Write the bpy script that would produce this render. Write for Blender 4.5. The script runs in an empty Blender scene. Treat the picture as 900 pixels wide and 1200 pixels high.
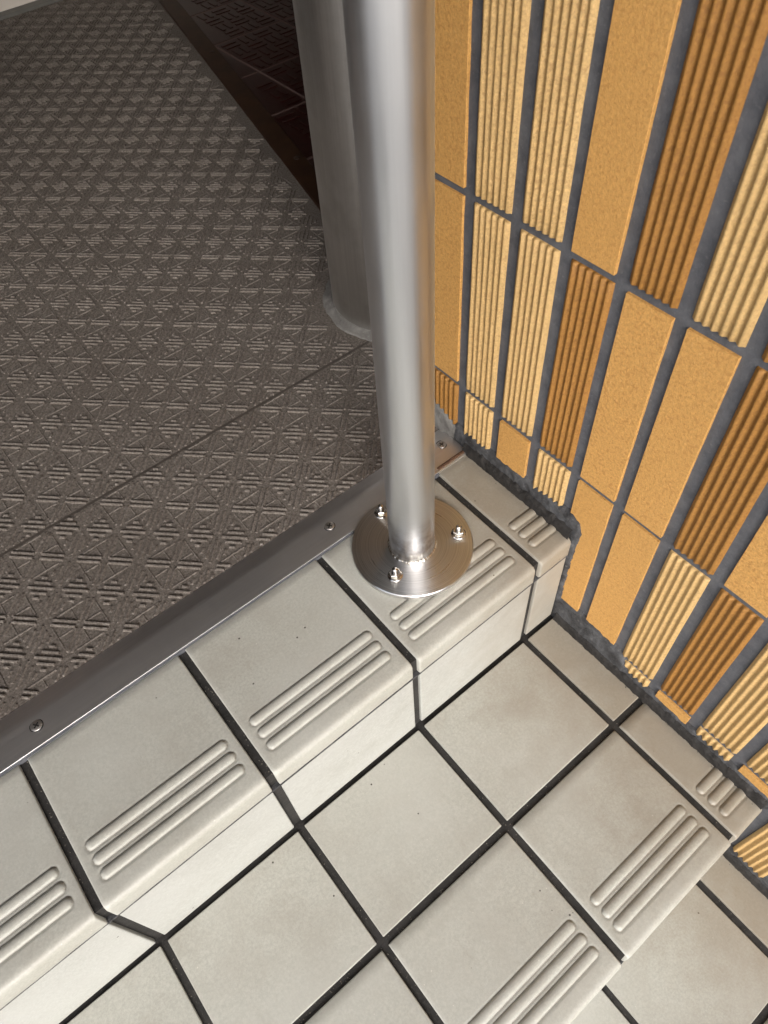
import bpy, bmesh, math, random
from mathutils import Vector, Matrix, noise

random.seed(7)
S = 0.17                      # metres per step-tile pitch; all coordinates below are in pitches
scene = bpy.context.scene

# ------------------------------------------------------------------ camera
cam_data = bpy.data.cameras.new('camera')
cam = bpy.data.objects.new('camera', cam_data)
scene.collection.objects.link(cam)
cam_data.sensor_fit = 'VERTICAL'
cam_data.sensor_height = 24.0
cam_data.lens = 24.0 * 863.675 / 1200.0
cam_data.clip_start = 0.02
cam_data.clip_end = 3000
CAMP = Vector((-2.44764, -1.41627, 3.92500))
RM = Matrix(((0.77512974, 0.53350506, -0.33844679),
             (-0.62940471, 0.605428, -0.4871413),
             (-0.05498718, 0.59061772, 0.80507585)))
cam.matrix_world = Matrix.Translation(CAMP * S) @ RM.to_4x4()
cam_data.dof.use_dof = True
cam_data.dof.focus_distance = 4.6 * S
cam_data.dof.aperture_fstop = 10
scene.camera = cam

# ------------------------------------------------------------------ world, sun, exposure
SUN_ELEV, SUN_ROT = math.radians(34), math.radians(208)
world = bpy.data.worlds.new('World')
scene.world = world
world.use_nodes = True
wn, wl = world.node_tree.nodes, world.node_tree.links
bg = wn['Background']
sky = wn.new('ShaderNodeTexSky')
sky.sky_type = 'NISHITA'
sky.sun_disc = False
sky.sun_elevation = SUN_ELEV
sky.sun_rotation = SUN_ROT
sky.air_density = 1.0
sky.dust_density = 4.0
sky.ozone_density = 1.0
hsv = wn.new('ShaderNodeHueSaturation')
hsv.inputs['Saturation'].default_value = 0.6
wl.new(sky.outputs[0], hsv.inputs['Color'])
wl.new(hsv.outputs[0], bg.inputs['Color'])
bg.inputs['Strength'].default_value = 0.15

sd = bpy.data.lights.new('sun', 'SUN')
sun = bpy.data.objects.new('sun', sd)
scene.collection.objects.link(sun)
sd.energy = 1.0
sd.angle = math.radians(24)
sd.color = (1.0, 0.99, 0.975)
sdir = Vector((math.sin(SUN_ROT) * math.cos(SUN_ELEV), math.cos(SUN_ROT) * math.cos(SUN_ELEV), math.sin(SUN_ELEV)))
sun.rotation_euler = sdir.to_track_quat('Z', 'Y').to_euler()

scene.view_settings.view_transform = 'Standard'
scene.view_settings.look = 'None'
scene.view_settings.exposure = 0.92
scene.view_settings.gamma = 1.0

# ------------------------------------------------------------------ helpers
def link(o, parent=None):
    scene.collection.objects.link(o)
    if parent is not None:
        o.parent = parent
    return o

def mesh_from(name, verts, faces, mat, smooth=False):
    me = bpy.data.meshes.new(name)
    me.from_pydata([(x * S, y * S, z * S) for x, y, z in verts], [], faces)
    me.validate()
    if mat: me.materials.append(mat)
    if smooth:
        me.polygons.foreach_set('use_smooth', [True] * len(me.polygons))
    me.update()
    return me

def obj(name, me, parent=None, loc=(0, 0, 0), rot=(0, 0, 0)):
    o = bpy.data.objects.new(name, me)
    o.location = Vector(loc) * S
    o.rotation_euler = rot
    return link(o, parent)

def empty(name, loc=(0, 0, 0)):
    o = bpy.data.objects.new(name, None)
    o.empty_display_size = 0.02
    o.location = Vector(loc) * S
    return link(o)

def tag(o, label, cat, group=None):
    o['label'] = label
    o['category'] = cat
    o['kind'] = 'thing'
    if group: o['group'] = group
    return o

def bm_mesh(name, bm, mat, smooth=False):
    me = bpy.data.meshes.new(name)
    bmesh.ops.scale(bm, vec=(S, S, S), verts=bm.verts)
    bmesh.ops.recalc_face_normals(bm, faces=bm.faces)
    bm.to_mesh(me); bm.free()
    if mat: me.materials.append(mat)
    if smooth:
        me.polygons.foreach_set('use_smooth', [True] * len(me.polygons))
    return me

def box_bm(x0, x1, y0, y1, z0, z1, bevel=0, seg=2, bm=None):
    bm = bm or bmesh.new()
    r = bmesh.ops.create_cube(bm, size=1)
    vs = r['verts']
    for v in vs:
        v.co = Vector(((x0 + x1) / 2 + v.co.x * (x1 - x0), (y0 + y1) / 2 + v.co.y * (y1 - y0), (z0 + z1) / 2 + v.co.z * (z1 - z0)))
    if bevel:
        es = list({e for v in vs for e in v.link_edges})
        bmesh.ops.bevel(bm, geom=es, offset=bevel, segments=seg, profile=0.5, affect='EDGES')
    return bm

def lathe(profile, n=48, bm=None, close=False):
    """profile: list of (r, z)"""
    bm = bm or bmesh.new()
    rings = []
    for r, z in profile:
        if r < 1e-6:
            rings.append([bm.verts.new((0, 0, z))])
        else:
            rings.append([bm.verts.new((r * math.cos(2 * math.pi * k / n), r * math.sin(2 * math.pi * k / n), z)) for k in range(n)])
    for a, b in zip(rings, rings[1:]):
        for k in range(n):
            k2 = (k + 1) % n
            if len(a) == 1 and len(b) == 1: continue
            if len(a) == 1: bm.faces.new((a[0], b[k], b[k2]))
            elif len(b) == 1: bm.faces.new((a[k], b[0], a[k2]))
            else: bm.faces.new((a[k], b[k], b[k2], a[k2]))
    return bm

# ------------------------------------------------------------------ materials
class NT:
    def __init__(self, name):
        self.m = bpy.data.materials.new(name)
        self.m.use_nodes = True
        self.n = self.m.node_tree.nodes; self.l = self.m.node_tree.links
        self.b = self.n['Principled BSDF']
        g = self.n.new('ShaderNodeNewGeometry'); self.pos = g.outputs['Position']
        oi = self.n.new('ShaderNodeObjectInfo'); self.rand = oi.outputs['Random']
    def put(self, sock, v):
        if isinstance(v, bpy.types.NodeSocket): self.l.new(v, sock)
        else: sock.default_value = v
    def noise(self, scale, detail=3, rough=0.6, vec=None, stretch=None):
        t = self.n.new('ShaderNodeTexNoise')
        t.inputs['Scale'].default_value = scale; t.inputs['Detail'].default_value = detail
        t.inputs['Roughness'].default_value = rough
        v = vec or self.pos
        if stretch:
            mp = self.n.new('ShaderNodeMapping'); mp.inputs['Scale'].default_value = stretch
            self.l.new(v, mp.inputs['Vector']); v = mp.outputs[0]
        self.l.new(v, t.inputs['Vector'])
        return t.outputs['Fac']
    def voro(self, scale, feature='F1'):
        t = self.n.new('ShaderNodeTexVoronoi'); t.feature = feature
        t.inputs['Scale'].default_value = scale
        self.l.new(self.pos, t.inputs['Vector'])
        return t.outputs['Distance']
    def ramp(self, fac, stops):
        r = self.n.new('ShaderNodeValToRGB')
        e = r.color_ramp.elements
        while len(e) < len(stops): e.new(0.5)
        for el, (p, c) in zip(e, stops):
            el.position = p
            el.color = (c, c, c, 1) if isinstance(c, (int, float)) else (*c, 1)
        self.l.new(fac, r.inputs['Fac'])
        return r.outputs['Color']
    def mix(self, fac, a, b, mode='MIX'):
        m = self.n.new('ShaderNodeMix'); m.data_type = 'RGBA'; m.blend_type = mode
        def c(v): return (*v, 1) if isinstance(v, tuple) and len(v) == 3 else v
        self.put(m.inputs['Factor'], fac); self.put(m.inputs['A'], c(a)); self.put(m.inputs['B'], c(b))
        return m.outputs['Result']
    def math(self, op, a, b=0.0):
        m = self.n.new('ShaderNodeMath'); m.operation = op
        self.put(m.inputs[0], a); self.put(m.inputs[1], b)
        return m.outputs[0]
    def bump(self, h, strength, dist, prev=None):
        b = self.n.new('ShaderNodeBump')
        b.inputs['Strength'].default_value = strength; b.inputs['Distance'].default_value = dist
        self.l.new(h, b.inputs['Height'])
        if prev: self.l.new(prev, b.inputs['Normal'])
        return b.outputs['Normal']
    def done(self, color, rough, normal=None, metallic=0.0, spec=0.5):
        self.put(self.b.inputs['Base Color'], (*color, 1) if isinstance(color, tuple) else color)
        self.put(self.b.inputs['Roughness'], rough)
        self.b.inputs['Metallic'].default_value = metallic
        self.b.inputs['Specular IOR Level'].default_value = spec
        if normal: self.l.new(normal, self.b.inputs['Normal'])
        return self.m

def tile_material(name, base, dirt, light, worn_edges=False):
    t = NT(name)
    fine = t.noise(380, 3, 0.8)
    mid = t.noise(28, 5, 0.65)
    big = t.noise(7, 4, 0.6)
    c = t.mix(t.ramp(fine, [(0.36, 0.0), (0.64, 1.0)]), tuple(v * 0.87 for v in base), tuple(v * 1.09 for v in base))
    c = t.mix(t.math('MULTIPLY', t.ramp(mid, [(0.45, 0.0), (0.72, 1.0)]), 0.50), c, dirt)
    c = t.mix(t.math('MULTIPLY', t.ramp(big, [(0.42, 0.0), (0.65, 1.0)]), 0.5), c, light)
    # smudges, rubbed streaks and small pits
    st = t.noise(60, 4, 0.7, stretch=(1, 0.25, 1))
    c = t.mix(t.math('MULTIPLY', t.ramp(st, [(0.62, 0.0), (0.75, 1.0)]), 0.25), c, dirt)
    c = t.mix(t.math('MULTIPLY', t.rand, 0.12), c, tuple(v * 0.8 for v in base))
    pit = t.ramp(t.voro(70), [(0.0, 1.0), (0.055, 1.0), (0.085, 0.0)])
    gate = t.ramp(t.noise(35, 1, 0.5), [(0.60, 0.0), (0.62, 1.0)])
    c = t.mix(t.math('MULTIPLY', pit, gate), c, (0.05, 0.045, 0.04))
    lp = t.ramp(t.voro(60), [(0.0, 1.0), (0.03, 1.0), (0.04, 0.0)])
    c = t.mix(t.math('MULTIPLY', lp, 0.5), c, (0.7, 0.68, 0.62))
    # scuffs: thin rubbed marks in two directions
    for sc, off in (((1, 9, 1), 0.0), ((7, 1.2, 1), 0.4)):
        sf = t.noise(26, 5, 0.75, stretch=sc)
        c = t.mix(t.math('MULTIPLY', t.ramp(sf, [(0.64, 0.0), (0.74, 1.0)]), 0.30), c, dirt)
    pt = t.n.new('ShaderNodeNewGeometry').outputs['Pointiness']
    if worn_edges: c = t.mix(t.math('MULTIPLY', t.ramp(pt, [(0.455, 1.0), (0.492, 0.0)]), 0.6), c, tuple(v * 0.7 for v in dirt))
    if worn_edges: c = t.mix(t.math('MULTIPLY', t.ramp(pt, [(0.515, 0.0), (0.56, 1.0)]), 0.45), c, tuple(min(1, v * 1.2) for v in light))
    # brown grime along the wall, spread wider to paint in the shade beside it
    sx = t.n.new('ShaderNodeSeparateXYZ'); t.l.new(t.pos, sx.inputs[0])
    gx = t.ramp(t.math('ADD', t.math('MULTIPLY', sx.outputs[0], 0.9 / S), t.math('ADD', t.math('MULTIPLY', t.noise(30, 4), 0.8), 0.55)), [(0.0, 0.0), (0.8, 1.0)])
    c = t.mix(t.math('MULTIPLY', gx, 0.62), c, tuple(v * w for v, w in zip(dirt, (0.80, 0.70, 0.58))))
    n = t.bump(fine, 0.25, 0.0004)
    n = t.bump(t.noise(60, 4), 0.25, 0.0012, n)
    r = t.math('ADD', t.math('MULTIPLY', mid, 0.2), 0.38)
    return t.done(c, r, n)

M = {}
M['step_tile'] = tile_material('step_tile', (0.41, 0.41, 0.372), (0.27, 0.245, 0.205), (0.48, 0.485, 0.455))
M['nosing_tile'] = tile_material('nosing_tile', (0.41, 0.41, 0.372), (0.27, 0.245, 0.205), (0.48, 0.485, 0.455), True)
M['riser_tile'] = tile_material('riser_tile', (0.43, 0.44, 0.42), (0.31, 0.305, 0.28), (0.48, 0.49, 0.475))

def wall_mat(name, base, dark, light, spk=0.5):
    t = NT(name)
    fine = t.noise(360, 3, 0.85)
    c = t.mix(t.ramp(fine, [(0.35, 0.0), (0.65, 1.0)]), tuple(v * 0.74 for v in base), tuple(min(1, v * 1.12) for v in base))
    sp = t.ramp(t.noise(300, 2, 0.6), [(0.56, 0.0), (0.62, 1.0)])
    c = t.mix(t.math('MULTIPLY', sp, spk), c, dark)
    sp2 = t.ramp(t.noise(330, 2, 0.5, stretch=(1, 1.3, 0.9)), [(0.62, 0.0), (0.70, 1.0)])
    c = t.mix(t.math('MULTIPLY', sp2, 0.4), c, light)
    big = t.noise(22, 4, 0.6)
    c = t.mix(t.math('MULTIPLY', t.ramp(big, [(0.4, 0.0), (0.75, 1.0)]), 0.35), c, tuple(v * 0.8 for v in base))
    c = t.mix(t.math('MULTIPLY', t.rand, 0.5), c, tuple(v * 0.82 for v in base))
    n = t.bump(t.noise(330, 3, 0.8), 0.7, 0.0009)
    return t.done(c, 0.62, n, spec=0.4)
M['wall_flat'] = wall_mat('wall_flat', (0.63, 0.345, 0.105), (0.42, 0.20, 0.055), (0.76, 0.46, 0.19), 0.75)
M['wall_yellow'] = wall_mat('wall_yellow', (0.58, 0.385, 0.165), (0.33, 0.19, 0.07), (0.72, 0.52, 0.27), 0.5)
M['wall_rust'] = wall_mat('wall_rust', (0.34, 0.162, 0.036), (0.17, 0.07, 0.016), (0.48, 0.25, 0.075), 0.5)

def grout_mat(name, base, alt, worn_or_lit, bumpd=0.0012, rough=0.75):
    t = NT(name)
    a = t.noise(45, 5, 0.7); f = t.noise(300, 3, 0.75)
    c = t.mix(t.ramp(a, [(0.35, 0.0), (0.65, 1.0)]), base, alt)
    c = t.mix(t.math('MULTIPLY', t.ramp(f, [(0.58, 0.0), (0.72, 1.0)]), 0.5), c, worn_or_lit)
    n = t.bump(f, 0.5, 0.0006)
    n = t.bump(t.noise(110, 4, 0.7), 0.7, bumpd, n)
    return t.done(c, rough, n)
M['floor_grout'] = grout_mat('floor_grout', (0.010, 0.0095, 0.009), (0.028, 0.026, 0.025), (0.10, 0.09, 0.08))
M['wall_grout'] = grout_mat('wall_grout', (0.068, 0.073, 0.087), (0.115, 0.12, 0.135), (0.18, 0.185, 0.20))
M['mortar_dark'] = grout_mat('mortar_dark', (0.020, 0.020, 0.022), (0.085, 0.088, 0.096), (0.19, 0.18, 0.17), 0.003)
M['mortar_light'] = grout_mat('mortar_light', (0.11, 0.105, 0.10), (0.20, 0.195, 0.185), (0.30, 0.29, 0.28), 0.002)
M['black_joint'] = grout_mat('black_joint', (0.010, 0.009, 0.009), (0.022, 0.020, 0.019), (0.07, 0.06, 0.05), 0.003)

def steel(name, base, rough, stretch, aniso=0.5, streak=0.12, dirt=None, radial=True):
    t = NT(name)
    tc = t.n.new('ShaderNodeTexCoord')
    st = t.noise(1.0, 4, 0.7, vec=tc.outputs['Object'], stretch=stretch)
    blot = t.noise(18, 4, 0.6)
    c = t.mix(st, tuple(v * (1 - streak) for v in base), tuple(min(1, v * (1 + streak)) for v in base))
    if dirt:
        c = t.mix(t.math('MULTIPLY', t.ramp(blot, [(0.42, 0.0), (0.7, 1.0)]), 0.5), c, dirt)
    if name == 'pole_steel':
        sz = t.n.new('ShaderNodeSeparateXYZ'); t.l.new(t.pos, sz.inputs[0])
        hz = t.ramp(t.math('ADD', t.math('MULTIPLY', sz.outputs[2], 9.0), t.math('MULTIPLY', t.noise(35, 3), 0.55)), [(0.35, 1.0), (0.95, 0.0)])
        c = t.mix(t.math('MULTIPLY', hz, t.ramp(t.noise(48, 4, 0.7), [(0.42, 0.0), (0.62, 0.75)])), c, (0.20, 0.16, 0.14))
    if name == 'plate_steel':
        ln = t.n.new('ShaderNodeVectorMath'); ln.operation = 'LENGTH'; t.l.new(tc.outputs['Object'], ln.inputs[0])
        rg = t.n.new('ShaderNodeTexNoise'); rg.noise_dimensions = '1D'; rg.inputs['Scale'].default_value = 700; rg.inputs['Detail'].default_value = 3
        t.l.new(ln.outputs['Value'], rg.inputs['W'])
        c = t.mix(rg.outputs['Fac'], tuple(v * 0.72 for v in base), tuple(min(1, v * 1.2) for v in base))
        st = rg.outputs['Fac']
    r = t.math('ADD', t.math('MULTIPLY', st, 0.12), t.math('ADD', t.math('MULTIPLY', blot, 0.14), rough - 0.12))
    n = t.bump(st, 0.06, 0.0004)
    t.b.inputs['Anisotropic'].default_value = aniso
    if name == 'plate_steel': t.b.inputs['Anisotropic Rotation'].default_value = 0.25
    if aniso and radial:
        tg = t.n.new('ShaderNodeTangent'); tg.direction_type = 'RADIAL'; tg.axis = 'Z'
        t.l.new(tg.outputs[0], t.b.inputs['Tangent'])
    return t.done(c, r, n, metallic=1.0)
M['pole_steel'] = steel('pole_steel', (0.74, 0.76, 0.79), 0.34, (260, 260, 5), 0.3, 0.07)
M['column_steel'] = steel('column_steel', (0.62, 0.61, 0.595), 0.38, (300, 300, 5), 0.4, 0.2, (0.40, 0.385, 0.36))
M['plate_steel'] = steel('plate_steel', (0.74, 0.73, 0.72), 0.30, (60, 60, 60), 0.8, 0.04)
M['trim_steel'] = steel('trim_steel', (0.80, 0.79, 0.79), 0.40, (5, 400, 400), 0.0, 0.10, (0.66, 0.64, 0.62))
M['screw_steel'] = steel('screw_steel', (0.60, 0.57, 0.54), 0.42, (200, 200, 200), 0.0, 0.1)
M['bolt_steel'] = steel('bolt_steel', (0.66, 0.64, 0.61), 0.2, (200, 200, 200), 0.0, 0.1)
M['weld'] = steel('weld', (0.72, 0.68, 0.62), 0.25, (900, 900, 900), 0.0, 0.3)

# brown speckled embossed vinyl
t = NT('mat_vinyl')
f1 = t.noise(330, 4, 0.85); f2 = t.noise(300, 2, 0.6); bigm = t.noise(6, 4, 0.6)
c = t.mix(t.ramp(f1, [(0.35, 0.0), (0.65, 1.0)]), (0.060, 0.051, 0.044), (0.225, 0.200, 0.180))
c = t.mix(t.math('MULTIPLY', t.ramp(f2, [(0.60, 0.0), (0.68, 1.0)]), 0.8), c, (0.26, 0.24, 0.22))
c = t.mix(t.math('MULTIPLY', t.ramp(t.noise(330, 2, 0.6, stretch=(1.2, 1, 1)), [(0.58, 0.0), (0.66, 1.0)]), 0.7), c, (0.042, 0.032, 0.027))
c = t.mix(t.math('MULTIPLY', t.ramp(bigm, [(0.35, 0.0), (0.7, 1.0)]), 0.35), c, (0.085, 0.07, 0.06))
n = t.bump(f2, 0.45, 0.0005)
M['mat'] = t.done(c, 0.7, n, spec=0.12)
# scuffed, paler ridge tops; the paleness also paints in light on the lit directions
t = NT('worn_lit_ridge')
c = t.mix(t.ramp(t.noise(300, 3, 0.8), [(0.36, 0.0), (0.64, 1.0)]), (0.085, 0.074, 0.066), (0.25, 0.226, 0.206))
M['ridge'] = t.done(c, 0.6, t.bump(t.noise(300, 2), 0.3, 0.0004), spec=0.18)

t = NT('seam_groove'); M['seam'] = t.done((0.055, 0.045, 0.038), 0.7)
t = NT('dark_glazed')
c = t.mix(t.ramp(t.noise(40, 4), [(0.35, 0.0), (0.7, 1.0)]), (0.016, 0.0035, 0.003), (0.028, 0.007, 0.006))
M['dark_tile'] = t.done(c, 0.35, t.bump(t.noise(300, 3), 0.3, 0.0006), spec=0.3)
t = NT('dark_joint'); M['dark_joint'] = t.done(t.mix(t.noise(80, 3), (0.10, 0.06, 0.055), (0.16, 0.11, 0.10)), 0.8)
t = NT('brown_frame')
c = t.mix(t.ramp(t.noise(30, 4), [(0.35, 0.0), (0.7, 1.0)]), (0.022, 0.009, 0.0045), (0.040, 0.018, 0.008))
M['frame'] = t.done(c, 0.5, t.bump(t.noise(200, 3), 0.2, 0.0004), spec=0.25)
t = NT('white_panel'); M['white_panel'] = t.done(t.mix(t.noise(12, 4), (0.62, 0.58, 0.54), (0.70, 0.66, 0.62)), 0.5, t.bump(t.noise(400, 2), 0.1, 0.0003))
t = NT('grey_skirt'); M['skirt'] = t.done(t.mix(t.noise(30, 4), (0.10, 0.10, 0.095), (0.15, 0.15, 0.14)), 0.5)
t = NT('plaster'); M['plaster'] = t.done(t.mix(t.noise(3, 4), (0.76, 0.755, 0.745), (0.82, 0.815, 0.805)), 0.8, t.bump(t.noise(200, 3), 0.3, 0.0008))
t = NT('brown_panel'); M['brown_panel'] = t.done(t.mix(t.noise(5, 4), (0.05, 0.03, 0.022), (0.08, 0.05, 0.036)), 0.6)
t = NT('pavement'); M['pave'] = t.done(t.mix(t.noise(2, 6), (0.22, 0.21, 0.20), (0.30, 0.29, 0.27)), 0.85, t.bump(t.noise(150, 4), 0.4, 0.002))
t = NT('rust_dirt'); M['rust'] = t.done(t.mix(t.noise(150, 4), (0.05, 0.022, 0.010), (0.11, 0.055, 0.028)), 0.85, t.bump(t.noise(300, 4), 0.8, 0.002))
t = NT('black_slot'); M['slot'] = t.done((0.015, 0.014, 0.013), 0.6)

# ------------------------------------------------------------------ dimensions (in pitches)
H = 0.9966                     # rise of one step
JX = [-0.335, -1.336, -2.344, -3.340, -4.345, -5.35, -6.355]   # joints between tile columns
YT = 0.967                     # front edge of the steel trim
YB = 1.265                     # back edge of the steel trim
Y1, Y2, Y3 = 0.0, -0.845, -1.792   # riser, cross joint and nosing of the middle tread
Y4, Y5 = -2.62, -3.58
XR = -0.038                    # cut edge of floor tiles beside the wall

# ------------------------------------------------------------------ setting: ground, steps
g = obj('ground', mesh_from('ground', [(-6000, -6000, -3 * H), (6000, -6000, -3 * H), (6000, 6000, -3 * H), (-6000, 6000, -3 * H)], [(0, 1, 2, 3)], M['pave']))
g['kind'] = 'structure'

GD = 0.022                     # depth of the grout below the tile tops
def steps_mesh():
    prof = [(1.262, -GD), (0.028, -GD), (0.028, -H - GD), (Y3 + 0.028, -H - GD), (Y3 + 0.028, -2 * H - GD), (Y5 + 0.028, -2 * H - GD), (Y5 + 0.028, -3 * H - 0.2), (1.262, -3 * H - 0.2)]
    bm = bmesh.new()
    A = [bm.verts.new((-9.0, y, z)) for y, z in prof]
    B = [bm.verts.new((0.06, y, z)) for y, z in prof]
    bm.faces.new(A); bm.faces.new(B[::-1])
    n = len(prof)
    for i in range(n):
        bm.faces.new((A[i], A[(i + 1) % n], B[(i + 1) % n], B[i]))
    return bm_mesh('steps', bm, M['floor_grout'])
steps = obj('steps', steps_mesh())
steps['kind'] = 'structure'

# ---- tiles of the steps -----------------------------------------------------
def smooth(t):
    t = max(0.0, min(1.0, t)); return t * t * (3 - 2 * t)

RIBY = (0.322, 0.236, 0.150)   # rib centres behind the nosing
RW = 0.030
def rib_height(x, yrel, x0, x1):
    h = 0.0
    for ry in RIBY:
        dx = max(x0 - x, 0.0, x - x1)
        d = math.hypot(dx, yrel - ry)
        if d < RW: h = max(h, 0.017 * math.sqrt(max(0, 1 - (d / RW) ** 2)) - 0.004)
        elif d < RW + 0.016: h = min(h, -0.004 * (1 - (d - RW) / 0.016))
    return h

def nosing_mesh(x0, x1, yb, rib0, rib1, seed, lip=True):
    """tile with three raised ribs and a rounded front lip; front at y=0, top z=0, back at y=yb"""
    b = 0.007
    xs = [x0, x0 + 0.004, x0 + b]
    x = x0 + b
    marks = []
    def dense(a, c, st):
        k = a
        while k < c: marks.append(k); k += st
    dense(x0 + 0.05, x1 - 0.02, 0.07)
    for e in (rib0, rib1):
        dense(e - 0.058, e + 0.058, 0.0055)
    marks = sorted(m for m in marks if x0 + b + 0.004 < m < x1 - b - 0.004)
    out = []
    for m in marks:
        if not out or m - out[-1] > 0.003: out.append(m)
    xs += out + [x1 - b, x1 - 0.004, x1]
    prof = []                  # (y, z) from back to the underside of the lip
    prof += [(yb, -0.09), (yb, -b), (yb - 0.004, -0.004), (yb - b, 0.0)]
    y = yb - 0.07
    while y > 0.40: prof.append((y, 0.0)); y -= 0.07
    y = 0.385
    while y > 0.09: prof.append((y, 0.0)); y -= 0.0045
    prof += [(0.070, -0.001), (0.05, -0.002), (0.036, -0.0035), (0.026, -0.006), (0.018, -0.0095), (0.011, -0.015), (0.005, -0.023), (0.0015, -0.033), (0.0, -0.045)]
    prof += [(0.0005, -0.08), (0.001, -0.12), (0.001, -0.166), (0.004, -0.171), (0.02, -0.174), (0.05, -0.174)]
    rnd = random.Random(seed)
    ox = rnd.random() * 50
    verts, faces = [], []
    nx = len(xs)
    for (py, pz) in prof:
        for x in xs:
            d = min(x - x0, x1 - x)
            drop = 0.0 if d > b else (b - d) ** 2 / b * 0.9
            wob = 0.0018 * noise.noise(Vector((x * 6 + ox, py * 6, pz * 6)))
            z, yy = pz, py
            if pz > -0.005 and py > 0.09: z = pz + rib_height(x, py, rib0, rib1)
            if pz > -0.05: z -= drop
            if py < 0.05 and pz < -0.01: yy += drop
            verts.append((x, yy + (wob if pz < -0.02 else 0), z + (wob if pz > -0.05 else 0)))
    for j in range(len(prof) - 1):
        for i in range(nx - 1):
            a = j * nx + i
            faces.append((a, a + nx, a + nx + 1, a + 1))
    # side skirts
    base = len(verts)
    nj = len(prof)
    for side, xi in ((0, 0), (1, nx - 1)):
        for j, (py, pz) in enumerate(prof):
            verts.append((xs[xi], max(py, 0.05), min(pz, -0.09)))
    for side, xi in ((0, 0), (1, nx - 1)):
        for j in range(nj - 1):
            a, c = j * nx + xi, (j + 1) * nx + xi
            d, e = base + side * nj + j, base + side * nj + j + 1
            faces.append((a, d, e, c) if side == 0 else (a, c, e, d))
    return mesh_from('nosing_tile', verts, faces, M['nosing_tile'], smooth=True)

def flat_mesh(x0, x1, y0, y1, z0, z1, mat, bevel=0.010):
    bm = box_bm(x0, x1, y0, y1, z0, z1, bevel, 2)
    return bm_mesh('tile', bm, mat)

JH = 0.0245                     # half joint
cols = []
edges = [XR + JH] + JX
for i in range(len(edges) - 1):
    cols.append((edges[i + 1] + JH, edges[i] - JH))

def jit(a): return (random.random() - 0.5) * 2 * a
cnt = 0
for ci, (x0, x1) in enumerate(cols):
    cut = ci == 0
    for step, (yf, zt, yb) in enumerate(((Y1, 0.0, YT - 0.004), (Y3, -H, Y2 - JH), (Y5, -2 * H, Y4 - JH))):
        yb_loc = yb - yf
        if cut:
            if step == 0: yb_loc = 0.985
            r0, r1 = x0 + 0.075, x1 + 0.2
        else:
            r0, r1 = x0 + 0.085, x1 - 0.085
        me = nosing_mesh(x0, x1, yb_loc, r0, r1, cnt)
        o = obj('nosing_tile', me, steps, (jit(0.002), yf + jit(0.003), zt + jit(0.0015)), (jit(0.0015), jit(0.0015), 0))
        cnt += 1
        # riser tile below the lip
        rz0, rz1 = zt - H + 0.012, zt - 0.190
        if step < 2 or True:
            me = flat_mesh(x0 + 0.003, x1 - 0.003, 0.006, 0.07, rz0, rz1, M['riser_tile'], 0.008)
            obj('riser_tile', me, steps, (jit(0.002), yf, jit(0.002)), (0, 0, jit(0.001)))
    for (ya, ybk, zt) in ((Y2 + JH, Y1 - 0.020, -H), (Y4 + JH, Y3 - 0.020, -2 * H)):
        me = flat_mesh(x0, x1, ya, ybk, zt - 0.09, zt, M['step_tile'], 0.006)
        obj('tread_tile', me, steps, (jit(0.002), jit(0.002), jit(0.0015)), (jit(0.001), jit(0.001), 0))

# thin grout line between lip and riser tile is the steps body seen in the gap; grey smear on it
sm = bmesh.new()
for (yf, zt) in ((Y1, 0), (Y3, -H)):
    box_bm(-9.0, XR, yf + 0.0012, yf + 0.027, zt - 0.1895, zt - 0.1745, bm=sm)
o = obj('lip_grout', bm_mesh('lip_grout', sm, M['mortar_dark']), steps)

# ------------------------------------------------------------------ tiled wall
WY0, WP, WZ1, WH = 1.0865, 0.3244, 1.8551, 1.3261
wall = empty('tiled_wall', (0.3, -1, -3 * H))
tag(wall, 'wall of tall ochre and rust tiles, some flat and some ribbed, with dark grey joints', 'wall')
def wpart(name, me, loc=(0, 0, 0)):
    o = obj(name, me, wall, (loc[0] - 0.3, loc[1] + 1, loc[2] + 3 * H))
    return o
WEND = WY0 + WP - 0.018        # far corner of the wall
ZTOP = WZ1 + 8 * WH
WX = 0.003                     # grout plane
# grout body with a gently uneven face
ny, nz = 90, 150
YL = -9.0
verts, faces = [], []
for j in range(nz + 1):
    z = -3 * H - 0.2 + (5.2 + 3 * H) * j / nz
    for i in range(ny + 1):
        y = WEND - (WEND + 3.2) * i / ny
        verts.append((WX + 0.004 * noise.noise(Vector((0, y * 5, z * 5))) , y, z))
for j in range(nz):
    for i in range(ny):
        a = j * (ny + 1) + i
        faces.append((a, a + 1, a + ny + 2, a + ny + 1))
b0 = len(verts)
ztp = -3 * H - 0.2 + 5.2 + 3 * H
wpart('grout', mesh_from('grout', verts, faces, M['wall_grout'], True))
bm = box_bm(WX + 0.012, 1.15, YL, WEND, -3 * H - 0.2, ZTOP)
wpart('wall_core', bm_mesh('wall_core', bm, M['wall_grout']))

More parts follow.
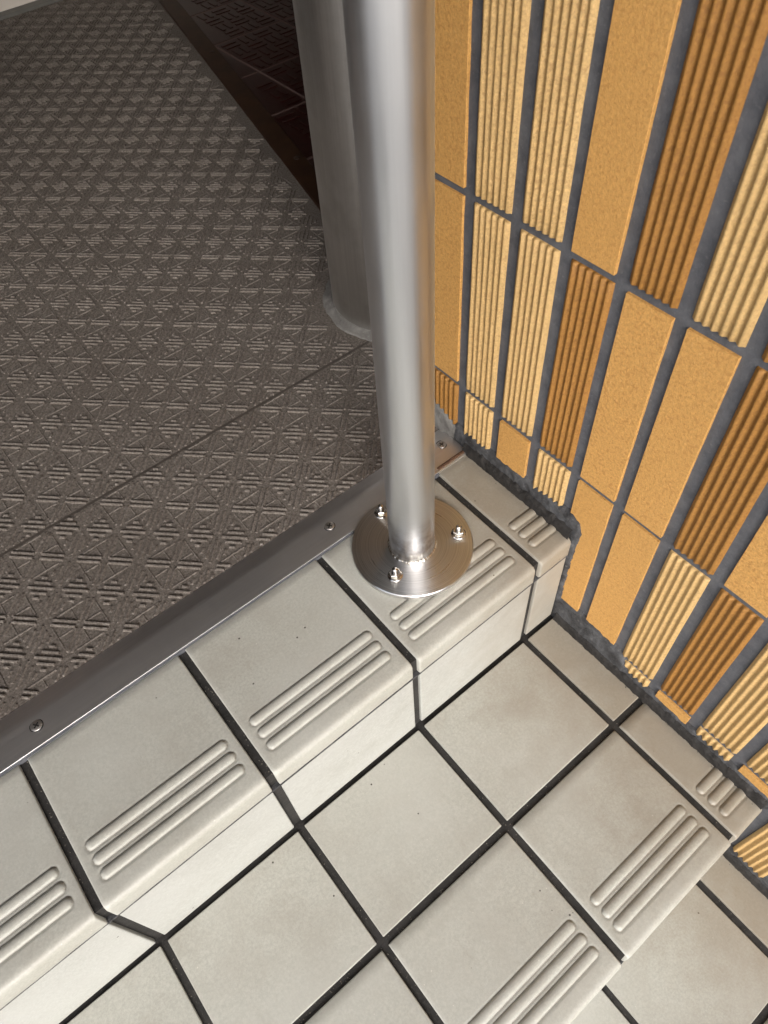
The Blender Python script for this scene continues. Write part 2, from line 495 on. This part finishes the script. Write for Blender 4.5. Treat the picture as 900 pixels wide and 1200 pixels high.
TT = 0.040                     # tile thickness proud of the core
cacheW = {}
def wall_tile_mesh(kind, w, h):
    key = (kind, round(w, 3), round(h, 3))
    if key in cacheW: return cacheW[key]
    xf = -0.016
    if kind == 'F':
        bm = box_bm(xf, WX + 0.02, -w / 2, w / 2, -h / 2, h / 2, 0.0022, 2)
        me = bm_mesh('tile', bm, M['wall_flat'])
    else:
        nr, sub = 6, 8
        ys = [-w / 2 + w * k / (nr * sub) for k in range(nr * sub + 1)]
        verts, faces = [], []
        nzr = max(2, int(h / 0.12))
        zs = [-h / 2 + h * k / nzr for k in range(nzr + 1)]
        zs = [zs[0], zs[0] + 0.006] + zs[1:-1] + [zs[-1] - 0.006, zs[-1]]
        for zi, z in enumerate(zs):
            for k, y in enumerate(ys):
                ph = abs(math.sin(math.pi * k / sub))
                d = -0.006 - 0.0145 * ph ** 1.9
                if zi in (0, len(zs) - 1): d = d + 0.006
                d += 0.0022 * noise.noise(Vector((k * 0.9, z * 9, w * 30)))
                yy = y + 0.0018 * noise.noise(Vector((z * 5, k * 0.11, 3.3)))
                verts.append((d, yy, z))
        m = len(ys)
        for j in range(len(zs) - 1):
            for i in range(m - 1):
                a = j * m + i
                faces.append((a, a + m, a + m + 1, a + 1))
        # rim back to the grout
        def rim(idx):
            base = len(verts)
            for q in idx:
                x, y, z = verts[q]; verts.append((WX + 0.02, y, z))
            for k in range(len(idx) - 1):
                faces.append((idx[k], idx[k + 1], base + k + 1, base + k))
        n = len(zs)
        rim(list(range(m))); rim([(n - 1) * m + i for i in range(m)][::-1])
        rim([j * m for j in range(n)][::-1]); rim([j * m + m - 1 for j in range(n)])
        me = mesh_from('ribbed_tile', verts, faces, M['wall_yellow'] if kind == 'Y' else M['wall_rust'], True)
        bmx = bmesh.new(); bmx.from_mesh(me); bmesh.ops.recalc_face_normals(bmx, faces=bmx.faces); bmx.to_mesh(me); bmx.free()
    cacheW[key] = me
    return me

GV, GH = 0.074, 0.048          # joint widths
layout = {                     # rows from top; columns from the far end (0) towards the viewer
    0: 'FYYFOYO', 1: 'FYYOFFOFYF', 2: 'OYFYFFYOYYO', 3: '......YFYFYOFY'}
rk = random.Random(3)
def kind_at(r, c):
    s = layout.get(r, '')
    if 0 <= c < len(s) and s[c] != '.': return s[c]
    return rk.choice('FFYYO')
for r in range(-2, 5):
    zt = WZ1 + (1 - r) * WH - GH / 2
    zb = WZ1 - r * WH + GH / 2
    for c in range(0, 13):
        k = kind_at(r, c)
        ya = WY0 - (c - 1) * WP - GV / 2
        yb = WY0 - c * WP + GV / 2
        if c == 0: ya = WEND + 0.002
        # lower limit where the steps cut the column
        yc = (ya + yb) / 2
        foot = 0.10 if yb > -0.03 else (-H + 0.07 if yb > Y3 - 0.03 else (-2 * H + 0.07 if yb > Y5 else -3 * H))
        zb2 = max(zb, foot)
        if r == 3 and c in (4, 5): continue
        if zt - zb2 < 0.03: continue
        if c == 4 and r == 2: zb2 = -0.74
        if c == 9 and r == 3: zb2 = -H + 0.06
        me = wall_tile_mesh(k, ya - yb, zt - zb2)
        nm = 'tile' if k == 'F' else 'ribbed_tile'
        o = wpart(nm, me, (jit(0.0025), (ya + yb) / 2 + jit(0.003), (zt + zb2) / 2 + jit(0.003)))
        o.rotation_euler = (jit(0.003), jit(0.002), jit(0.006))

# rough dark mortar where the wall meets the steps
def mortar_strip(name, path, mat, bulge=0.006, seed=0, thick=0.030, xoff=0.0):
    """path: list of (tile side y,z ; step side y,z); strip lies in front of the tile faces"""
    rnd = random.Random(seed)
    pts = []
    for (a, b) in zip(path, path[1:]):
        L = max(math.hypot(b[0] - a[0], b[1] - a[1]), math.hypot(b[2] - a[2], b[3] - a[3]))
        n = max(2, int(L / 0.016))
        for k in range(n):
            t_ = k / n
            pts.append(tuple(a[i] + (b[i] - a[i]) * t_ for i in range(4)))
    pts.append(path[-1])
    m = 9
    verts, faces = [], []
    for q in pts:
        for j in range(m):
            s = j / (m - 1)
            y = q[0] + (q[2] - q[0]) * s
            z = q[1] + (q[3] - q[1]) * s
            e = 0.012 * noise.noise(Vector((y * 14, z * 14, seed))) + 0.010 * noise.noise(Vector((y * 40, z * 40, seed + 5)))
            w_ = (1 - s)
            ln = math.hypot(q[2] - q[0], q[3] - q[1]) + 1e-9
            uy, uz = (q[2] - q[0]) / ln, (q[3] - q[1]) / ln
            y -= uy * e * w_ * 1.3; z -= uz * e * w_ * 1.3
            x = xoff - 0.020 - thick * s ** 1.6 - bulge * math.sin(math.pi * s)
            x += 0.007 * noise.noise(Vector((y * 25, z * 25, seed + 9))) + 0.004 * noise.noise(Vector((y * 80, z * 80, seed + 2)))
            if j == 0: x = 0.012
            verts.append((x, y, z))
    for i in range(len(pts) - 1):
        for j in range(m - 1):
            a = i * m + j
            faces.append((a, a + 1, a + m + 1, a + m))
    me = mesh_from(name, verts, faces, mat, True)
    return wpart(name, me)
mortar_strip('foot_mortar', [(1.12, 0.165, 1.12, -0.03), (0.8, 0.172, 0.8, -0.03), (0.5, 0.185, 0.5, -0.03), (0.16, 0.205, 0.16, -0.03),
              (0.06, 0.215, 0.03, -0.03), (-0.012, 0.175, 0.02, -0.03), (-0.045, 0.09, 0.010, -0.045), (-0.032, -0.05, 0.014, -0.07), (-0.026, -0.25, 0.018, -0.25), (-0.024, -0.6, 0.018, -0.6),
              (-0.028, -0.74, 0.02, -H - 0.02)], M['mortar_dark'], seed=1, thick=0.012)
mortar_strip('foot_mortar', [(-0.02, -0.72, 0.015, -H - 0.03), (-0.2, -0.71, -0.2, -H - 0.03), (-0.3, -0.70, -0.3, -H - 0.03), (-0.54, -0.72, -0.54, -H - 0.03), (-0.60, -0.79, -0.60, -H - 0.03),
              (-0.66, -0.885, -0.66, -H - 0.03), (-1.1, -0.89, -1.1, -H - 0.03), (-1.75, -0.885, -1.75, -H - 0.03), (-1.83, -0.92, -1.78, -H - 0.05)], M['mortar_dark'], seed=2, thick=0.02)
mortar_strip('foot_mortar', [(-1.80, -1.86, -1.78, -2 * H - 0.03), (-2.2, -1.88, -2.2, -2 * H - 0.03), (-2.9, -1.88, -2.9, -2 * H - 0.03), (-3.5, -1.88, -3.5, -2 * H - 0.03)], M['mortar_dark'], seed=3, thick=0.02)
mortar_strip('light_mortar', [(1.40, 0.25, 1.40, 0.0), (1.24, 0.20, 1.24, 0.0), (1.11, 0.15, 1.11, -0.02)], M['mortar_light'], seed=4, thick=0.02, bulge=0.01)
mortar_strip('black_joint', [(1.0, 0.085, 1.0, -0.04), (0.5, 0.095, 0.5, -0.04), (0.02, 0.09, 0.02, -0.04)], M['black_joint'], seed=11, thick=0.012, bulge=0.014, xoff=-0.022)
for ya, yb, zz in ((-0.03, -1.78, -H), (-1.85, -3.5, -2 * H)):
    mortar_strip('black_joint', [(ya, zz + 0.085, ya, zz - 0.04), ((ya + yb) / 2, zz + 0.075, (ya + yb) / 2, zz - 0.04), (yb, zz + 0.085, yb, zz - 0.04)], M['black_joint'], seed=12, thick=0.012, bulge=0.014, xoff=-0.022)

# ------------------------------------------------------------------ vinyl floor of the landing
EX = lambda y: 1.018 + (y - 4.238) * (2.447 - 1.018) / (10.018 - 4.238)   # slanted edge of the sheet
YW = 11.2
ZF = 0.0
SEAM = 2.35
verts = [(-9, 1.262, ZF - 0.006), (1.2, 1.262, ZF - 0.006), (EX(2.4), 2.4, ZF - 0.006), (EX(YW), YW, ZF - 0.006), (-9, YW, ZF - 0.006)]
def slab(poly, z0, z1):
    bm = bmesh.new()
    A = [bm.verts.new((x, y, z1)) for x, y in poly]
    B = [bm.verts.new((x, y, z0)) for x, y in poly]
    bm.faces.new(A); bm.faces.new(B[::-1])
    for i in range(len(poly)):
        bm.faces.new((A[i], B[i], B[(i + 1) % len(poly)], A[(i + 1) % len(poly)]))
    return bm
mat_floor = obj('floor', bm_mesh('floor', slab([(-9, 1.23), (1.2, 1.23), (EX(2.4), 2.4), (EX(YW), YW), (-9, YW)], -3.2 * H, ZF), M['mat']))
mat_floor['kind'] = 'structure'

CELL = 0.328
EV, EF = [], []
EM = []
def put_bar(cx, cy, dx, dy, half, w, h):
    """raised bar with sloping sides"""
    L = math.hypot(dx, dy); dx, dy = dx / L, dy / L
    worn_or_lit = not (dx * dy > 1e-6 or (abs(dx) < 1e-6))  # paler tops only on directions that catch light, painted into the colour
    if not worn_or_lit: h *= 0.75
    EM.extend([1 if worn_or_lit else 0] + [0] * 4)
    nx_, ny_ = -dy, dx
    b = len(EV)
    for (hl, hw, z) in ((half, w, ZF - 0.001), (half - min(w, half) * 0.45, w * 0.38, ZF + h)):
        for sx, sy in ((-1, -1), (1, -1), (1, 1), (-1, 1)):
            EV.append((cx + dx * hl * sx + nx_ * hw * sy, cy + dy * hl * sx + ny_ * hw * sy, z))
    EF.extend([(b + 4, b + 5, b + 6, b + 7), (b, b + 1, b + 5, b + 4), (b + 1, b + 2, b + 6, b + 5), (b + 2, b + 3, b + 7, b + 6), (b + 3, b, b + 4, b + 7)])
def bar(cx, cy, dx, dy, half, w=0.0105, h=0.012):
    """place a bar, cut off at the trim and at the seam"""
    L = math.hypot(dx, dy); ux, uy = dx / L, dy / L
    for lo, hi in ((YB + 0.008, SEAM - 0.016), (SEAM + 0.016, YW - 0.13)):
        if abs(uy) < 1e-6:
            if lo + w < cy < hi - w: put_bar(cx, cy, dx, dy, half, w, h)
            continue
        a, c = sorted(((lo - cy) / uy, (hi - cy) / uy))
        a, c = max(a, -half), min(c, half)
        if c - a > 0.016:
            m = (a + c) / 2
            put_bar(cx + ux * m, cy + uy * m, dx, dy, (c - a) / 2, w, h)
def ok(x, y, half, dy=1.0):
    if x > EX(max(y, 2.4)) - 0.09 and y > 2.3: return False
    if (x > 0.4 and y < 2.3) or (x > -0.05 and y < WEND + 0.1): return False
    if math.hypot(x - 0.72, y - 2.66) < 0.68: return False
    return True
AX, AY = -2.400, 1.852
r2 = math.sqrt(0.5)
for i in range(-9, 18):
    for j in range(-3, 30):
        cx, cy = AX + i * CELL, AY + j * CELL
        if cy > YW: continue
        near = cy < 7.5
        if (i + j) % 2 == 0:
            for sx, sy in ((1, -1), (-1, 1), (1, 1), (-1, -1)):
                mx, my = cx + sx * CELL * 0.225, cy + sy * CELL * 0.225
                for off in (-0.017, 0.017):
                    ox, oy = -sy * off * r2, sx * off * r2
                    x, y = mx + ox, my + oy
                    if ok(x, y, 0.082, r2): bar(x, y, sx, sy, 0.082)
            for sx, sy in ((1, 0), (-1, 0), (0, 1), (0, -1)):
                x, y = cx + sx * CELL * 0.285, cy + sy * CELL * 0.285
                if ok(x, y, 0.046, sy): bar(x, y, sx, sy, 0.046, 0.0065, 0.006)
                x, y = cx + sx * CELL * 0.44, cy + sy * CELL * 0.44
                if ok(x, y, 0.09, sx): bar(x, y, sy, sx, 0.09, 0.0065, 0.006)
        else:
            for sx, sy in ((1, -1), (-1, 1), (1, 1), (-1, -1)):
                mx, my = cx + sx * CELL * 0.25, cy + sy * CELL * 0.25
                for off, hl in ((-0.076, 0.022), (-0.038, 0.058), (0.0, 0.090), (0.038, 0.058), (0.076, 0.022)):
                    ox, oy = -sy * off * r2, sx * off * r2
                    x, y = mx + ox, my + oy
                    if ok(x, y, hl, r2): bar(x, y, sx, sy, hl)
emb = obj('embossed_ridges', mesh_from('embossed_ridges', EV, EF, M['mat']), mat_floor)
emb.data.materials.append(M['ridge'])
emb.data.polygons.foreach_set('material_index', EM)
emb['kind'] = 'stuff'
# welded seam: a shallow dark bead line between two sheets
bm = bmesh.new(); box_bm(-9, 0.45, SEAM - 0.010, SEAM + 0.010, -0.01, 0.0012, bm=bm)
obj('seam', bm_mesh('seam', bm, M['seam']), mat_floor)

# ------------------------------------------------------------------ steel trim on the landing edge
trim = empty('threshold_trim', (-3, 1.1, 0))
tag(trim, 'long flat stainless steel strip screwed along the edge between brown floor and beige step tiles', 'metal trim')
XE = -0.035
prof = [(YT, -0.03), (YT, 0.0125), (YT + 0.0012, 0.0135), (YB - 0.13, 0.022), (YB - 0.105, 0.0215), (YB - 0.085, 0.0185), (YB - 0.05, 0.011), (YB - 0.012, 0.003), (YB, 0.002), (YB, -0.03)]
bm = bmesh.new()
xsn = [-9 + k * (XE + 9) / 60 for k in range(61)]
rows = []
for x in xsn:
    w_ = 0.0015 * noise.noise(Vector((x * 1.5, 0, 0)))
    rows.append([bm.verts.new((x, y, z + w_)) for y, z in prof])
for a, b in zip(rows, rows[1:]):
    for k in range(len(prof) - 1): bm.faces.new((a[k], b[k], b[k + 1], a[k + 1]))
bm.faces.new(rows[0]); bm.faces.new(rows[-1][::-1])
me = bm_mesh('strip', bm, M['trim_steel'], True)
me.set_sharp_from_angle(angle=math.radians(28))
obj('strip', me, trim, (3, -1.1, 0))
def screw(parent, px, py, pz, r=0.034, mat='screw_steel', rot=0.4):
    bm = lathe([(r, -0.012), (r, 0.002), (r * 0.9, 0.005), (r * 0.4, 0.006), (0, 0.006)], 24)
    o = obj('screw', bm_mesh('screw', bm, M[mat], True), parent, (px, py, pz))
    bm = bmesh.new()
    for a in (0, 1):
        l, w_ = r * 0.55, r * 0.13
        if a: box_bm(-w_, w_, -l, l, 0.002, 0.0078, bm=bm)
        else: box_bm(-l, l, -w_ , w_, 0.002, 0.0075, bm=bm)
    obj('cross_slot', bm_mesh('cross_slot', bm, M['slot']), o, (0, 0, 0), (0, 0, rot))
    bm = lathe([(r * 1.0, 0.0), (r * 1.0, 0.0035), (r * 1.14, 0.0028), (r * 1.18, 0.0)], 24)
    obj('countersink', bm_mesh('countersink', bm, M['slot'], True), o, (0, 0, 0))
for (x, y) in ((-3.195, 1.085), (-1.145, 1.095), (-0.133, 1.135)):
    screw(trim, x + 3, y - 1.1, 0.0175, rot=random.random())
# rusty dirt where the trim ends at the cut tile, and grey sealant line along its front
dirt = obj('rust_dirt', bm_mesh('rust_dirt', box_bm(-0.30, XE, YT + 0.012, YT + 0.034, -0.02, 0.022, 0.006, 2), M['rust']), trim, (3, -1.1, 0))
bm = box_bm(-9, -0.31, YT - 0.011, YT + 0.001, -0.034, 0.003)
obj('sealant', bm_mesh('sealant', bm, M['wall_grout']), trim, (3, -1.1, 0))

# ------------------------------------------------------------------ handrail post with base plate
PX, PY = -0.8363, 0.6244
post = empty('handrail_post', (PX, PY, 0))
tag(post, 'shiny round stainless steel post bolted by a round plate to the ribbed step tile', 'handrail post')
PR = 0.142
prof = [(PR - 0.02, 0.02)] + [(PR, 0.02 + k * 0.13) for k in range(60)] + [(PR - 0.02, 7.72), (0, 7.72)]
pole = obj('pole', bm_mesh('pole', lathe(prof, 96), M['pole_steel'], True), post)
R_ = 0.386
pl = [(0.0, 0.003), (R_ - 0.004, 0.003), (R_, 0.007), (R_, 0.036), (R_ - 0.005, 0.041), (R_ - 0.05, 0.042), (0.30, 0.042), (0.2, 0.042), (PR - 0.01, 0.042)]
me = bm_mesh('base_plate', lathe(pl, 128), M['plate_steel'], True)
plate = obj('base_plate', me, post)
try:
    me.set_sharp_from_angle(angle=math.radians(30))
except Exception: pass
# weld bead
bm = bmesh.new()
nb, mb = 120, 8
ring = []
for i in range(nb):
    a = 2 * math.pi * i / nb
    rr = 0.011 + 0.004 * noise.noise(Vector((math.cos(a) * 9, math.sin(a) * 9, 1))) + 0.0015 * math.sin(a * 46)
    ring.append([bm.verts.new(((PR + 0.004 + rr * math.cos(b)) * math.cos(a), (PR + 0.004 + rr * math.cos(b)) * math.sin(a), 0.044 + rr * math.sin(b)))
                 for b in [2 * math.pi * k / mb for k in range(mb)]])
for i in range(nb):
    A, B = ring[i], ring[(i + 1) % nb]
    for k in range(mb): bm.faces.new((A[k], B[k], B[(k + 1) % mb], A[(k + 1) % mb]))
obj('weld_bead', bm_mesh('weld_bead', bm, M['weld'], True), post)
# three studs with nuts and washers
washer = bm_mesh('washer', lathe([(0.018, 0.0), (0.047, 0.0), (0.048, 0.003), (0.047, 0.008), (0.018, 0.008)], 28), M['bolt_steel'], True)
bm = bmesh.new()
hx = [[bm.verts.new((r * math.cos(math.pi / 3 * k), r * math.sin(math.pi / 3 * k), z)) for k in range(6)] for r, z in ((0.034, 0.008), (0.037, 0.011), (0.037, 0.034), (0.033, 0.039))]
for A, B in zip(hx, hx[1:]):
    for k in range(6): bm.faces.new((A[k], A[(k + 1) % 6], B[(k + 1) % 6], B[k]))
bm.faces.new(hx[-1]); bm.faces.new(hx[0][::-1])
nut = bm_mesh('nut', bm, M['bolt_steel'])
pr = [(0.020, 0.03)]
for k in range(10): pr += [(0.0195, 0.036 + k * 0.004), (0.0175, 0.038 + k * 0.004)]
pr += [(0.016, 0.078), (0.008, 0.084), (0, 0.085)]
stud = bm_mesh('stud', lathe(pr, 20), M['bolt_steel'], True)
for bx, by, rz in ((-1.068 - PX, 0.512 - PY, 0.2), (-0.566 - PX, 0.488 - PY, 0.7), (-0.832 - PX, 0.940 - PY, 0.4)):
    bo = obj('bolt', stud.copy(), post, (bx, by, 0.041))
    obj('washer', washer, bo, (0, 0, 0)); obj('nut', nut, bo, (0, 0, 0), (0, 0, rz))

# ------------------------------------------------------------------ rear column
CX, CY, CR = 0.72, 2.66, 0.54
colm = empty('steel_column', (CX, CY, 0))
tag(colm, 'dull dark steel column standing behind the post in a ring of grey mortar', 'column')
prof = [(CR, -0.01)] + [(CR, 0.25 * k) for k in range(1, 60)]
obj('shaft', bm_mesh('shaft', lathe(prof, 96), M['column_steel'], True), colm)
bm = bmesh.new()
nb = 160
rings = []
for i in range(nb):
    a = 2 * math.pi * i / nb
    n1 = noise.noise(Vector((math.cos(a) * 3, math.sin(a) * 3, 7)))
    n2 = noise.noise(Vector((math.cos(a) * 14, math.sin(a) * 14, 2)))
    wd = 0.10 + 0.03 * n1 + 0.010 * n2
    rr = []
    for s in range(9):
        t_ = s / 8
        r = CR - 0.01 + wd * t_
        z = 0.034 * (1 - t_) ** 1.5 * (1 + 0.2 * n2) + 0.002 * noise.noise(Vector((r * 20 * math.cos(a), r * 20 * math.sin(a), 0))) + (0.008 if s < 8 else -0.01)
        rr.append(bm.verts.new((r * math.cos(a), r * math.sin(a), z)))
    rings.append(rr)
for i in range(nb):
    A, B = rings[i], rings[(i + 1) % nb]
    for k in range(8): bm.faces.new((A[k], A[k + 1], B[k + 1], B[k]))
obj('mortar_collar', bm_mesh('mortar_collar', bm, M['mortar_light'], True), colm)

# ------------------------------------------------------------------ brown frame strip and dark glazed floor beyond
frame = empty('floor_frame', (EX(6) + 0.12, 6, 0))
tag(frame, 'dark brown metal strip edging the brown vinyl floor beside the dark tiles', 'floor strip')
FW = 0.235
bm = slab([(EX(2.9), 2.9), (EX(YW), YW), (EX(YW) + FW, YW), (EX(2.9) + FW, 2.9)], -0.05, 0.022)
bmesh.ops.bevel(bm, geom=[e for e in bm.edges if abs(e.verts[0].co.z - 0.022) < 1e-6 and abs(e.verts[1].co.z - 0.022) < 1e-6], offset=0.008, segments=2, affect='EDGES')
obj('strip', bm_mesh('strip', bm, M['frame']), frame, (-EX(6) - 0.12, -6, 0))
for sy in (5.05, 7.9):
    screw(frame, EX(sy) + 0.15 - EX(6) - 0.12, sy - 6, 0.0225, 0.030, 'frame')

df = obj('dark_floor', bm_mesh('dark_floor', slab([(EX(2.2) + 0.1, 2.2), (EX(YW) + 0.1, YW), (9, YW), (9, 2.2)], -0.3, -0.003), M['dark_joint']))
df['kind'] = 'structure'
PT = 1.04
def clip_poly(poly, f):
    out = []
    for i in range(len(poly)):
        a, b = poly[i], poly[(i + 1) % len(poly)]
        fa, fb = f(a), f(b)
        if fa >= 0: out.append(a)
        if fa * fb < 0:
            k = fa / (fa - fb); out.append((a[0] + (b[0] - a[0]) * k, a[1] + (b[1] - a[1]) * k))
    return out
tmc = None
for i in range(-1, 6):
    for j in range(-4, 6):
        x0, y0 = 2.215 + i * PT, 6.02 + j * PT
        if y0 + PT < 2.3 or y0 > YW: continue
        poly = [(x0 + 0.02, y0 + 0.02), (x0 + PT - 0.02, y0 + 0.02), (x0 + PT - 0.02, min(YW, y0 + PT - 0.02)), (x0 + 0.02, min(YW, y0 + PT - 0.02))]
        poly = clip_poly(poly, lambda p: p[0] - EX(p[1]) - FW - 0.01)
        if len(poly) < 3: continue
        bm = slab(poly, -0.05, 0.0)
        # raised bars, in alternating directions
        for a in range(4):
            for b in range(4):
                cx, cy = x0 + 0.15 + a * 0.245, y0 + 0.15 + b * 0.245
                if cx < EX(cy) + FW + 0.15 or cy > YW - 0.2: continue
                for o_ in (-0.055, 0.055):
                    if (a + b) % 2: box_bm(cx - 0.10, cx + 0.10, cy + o_ - 0.022, cy + o_ + 0.022, -0.01, 0.008, bm=bm)
                    else: box_bm(cx + o_ - 0.022, cx + o_ + 0.022, cy - 0.10, cy + 0.10, -0.01, 0.008, bm=bm)
        obj('tile', bm_mesh('tile', bm, M['dark_tile']), df)

# ------------------------------------------------------------------ building around the entrance
lw = obj('unseen_left_wall', bm_mesh('unseen_left_wall', box_bm(-10, -8.9, 1.6, YW, -3 * H, 14.5), M['brown_panel']))  # out of view, added to darken the interior and the post's left reflection
lw['kind'] = 'structure'
ww = empty('white_wall', (-2, YW, 0))
tag(ww, 'off white wall with a grey skirting at the far end of the brown floor', 'wall')
obj('wall_face', bm_mesh('wall_face', box_bm(-9, 9, YW + 0.02, YW + 1, 0.05, 1.6), M['white_panel']), ww, (2, -YW, 0))
obj('unseen_upper_panel', bm_mesh('unseen_upper_panel', box_bm(-9, 9, YW + 0.06, YW + 1, 1.6, 14.5), M['brown_panel']), ww, (2, -YW, 0))  # out of view, added in brown to darken trim reflections and far floor
obj('skirting', bm_mesh('skirting', box_bm(-9, 9, YW - 0.12, YW + 0.5, -0.3, 0.045, 0.01, 1), M['skirt']), ww, (2, -YW, 0))
iw = obj('unseen_inner_wall', bm_mesh('unseen_inner_wall', box_bm(6.0, 7, 1.5, YW, -0.3, 14.5), M['brown_panel']))
iw['kind'] = 'structure'
iw = obj('inner_partition', bm_mesh('inner_partition', box_bm(1.16, 9, 0.4, 1.37, -0.3, 14.5), M['brown_panel']))
iw['kind'] = 'structure'
can = obj('canopy', bm_mesh('canopy', box_bm(-16, 9, -15.0, 2.6, 14.5, 16.5), M['plaster']))
can['kind'] = 'structure'

ceil = obj('ceiling', bm_mesh('ceiling', box_bm(-9, 9, 2.6, YW + 1, 13.5, 16.5), M['plaster']))
ceil['kind'] = 'structure'

iw = obj('unseen_inner_wall', bm_mesh('unseen_inner_wall', box_bm(-4.0, -3.2, 5.0, YW, -0.01, 13.5), M['brown_panel']))  # out of view, added to keep side light off the far floor
iw['kind'] = 'structure'

# ------------------------------------------------------------------ grit and crumbs gathered along the wall and in the joints
rg = random.Random(21)
GVx, GF = [], []
def crumb(x, y, z, r):
    b = len(GVx)
    for k in range(4):
        a = math.pi / 2 * k + rg.random()
        GVx.append((x + r * math.cos(a) * rg.uniform(.6, 1.3), y + r * math.sin(a) * rg.uniform(.6, 1.3), z))
    GVx.append((x + r * 0.2 * rg.random(), y, z + r * rg.uniform(.7, 1.4)))
    GF.extend([(b, b + 1, b + 4), (b + 1, b + 2, b + 4), (b + 2, b + 3, b + 4), (b + 3, b, b + 4)])
for zt, ya, yb in ((0.0, 0.02, 0.95), (-H, -1.76, -0.03), (-2 * H, -3.4, -1.85)):
    for k in range(170):
        crumb(-0.045 - abs(rg.gauss(0, 0.012)), rg.uniform(ya, yb), zt - 0.002, rg.uniform(0.002, 0.006))
for k in range(260):
    jx = rg.choice(JX[:4])
    lv = rg.choice(((-0.0, 0.02, 0.95), (-H, -1.76, -0.03), (-2 * H, -3.4, -1.85)))
    crumb(jx + rg.uniform(-0.02, 0.02), rg.uniform(lv[1], lv[2]), lv[0] - GD - 0.001, rg.uniform(0.0025, 0.006))
for k in range(120):
    crumb(rg.uniform(-4, -0.1), Y2 + rg.uniform(-0.02, 0.02), -H - GD - 0.001, rg.uniform(0.0025, 0.006))
t = NT('grit'); M['grit'] = t.done(t.mix(t.noise(200, 3), (0.03, 0.025, 0.02), (0.22, 0.20, 0.17)), 0.9)
gr = obj('grit', mesh_from('grit', GVx, GF, M['grit']))
gr['kind'] = 'stuff'
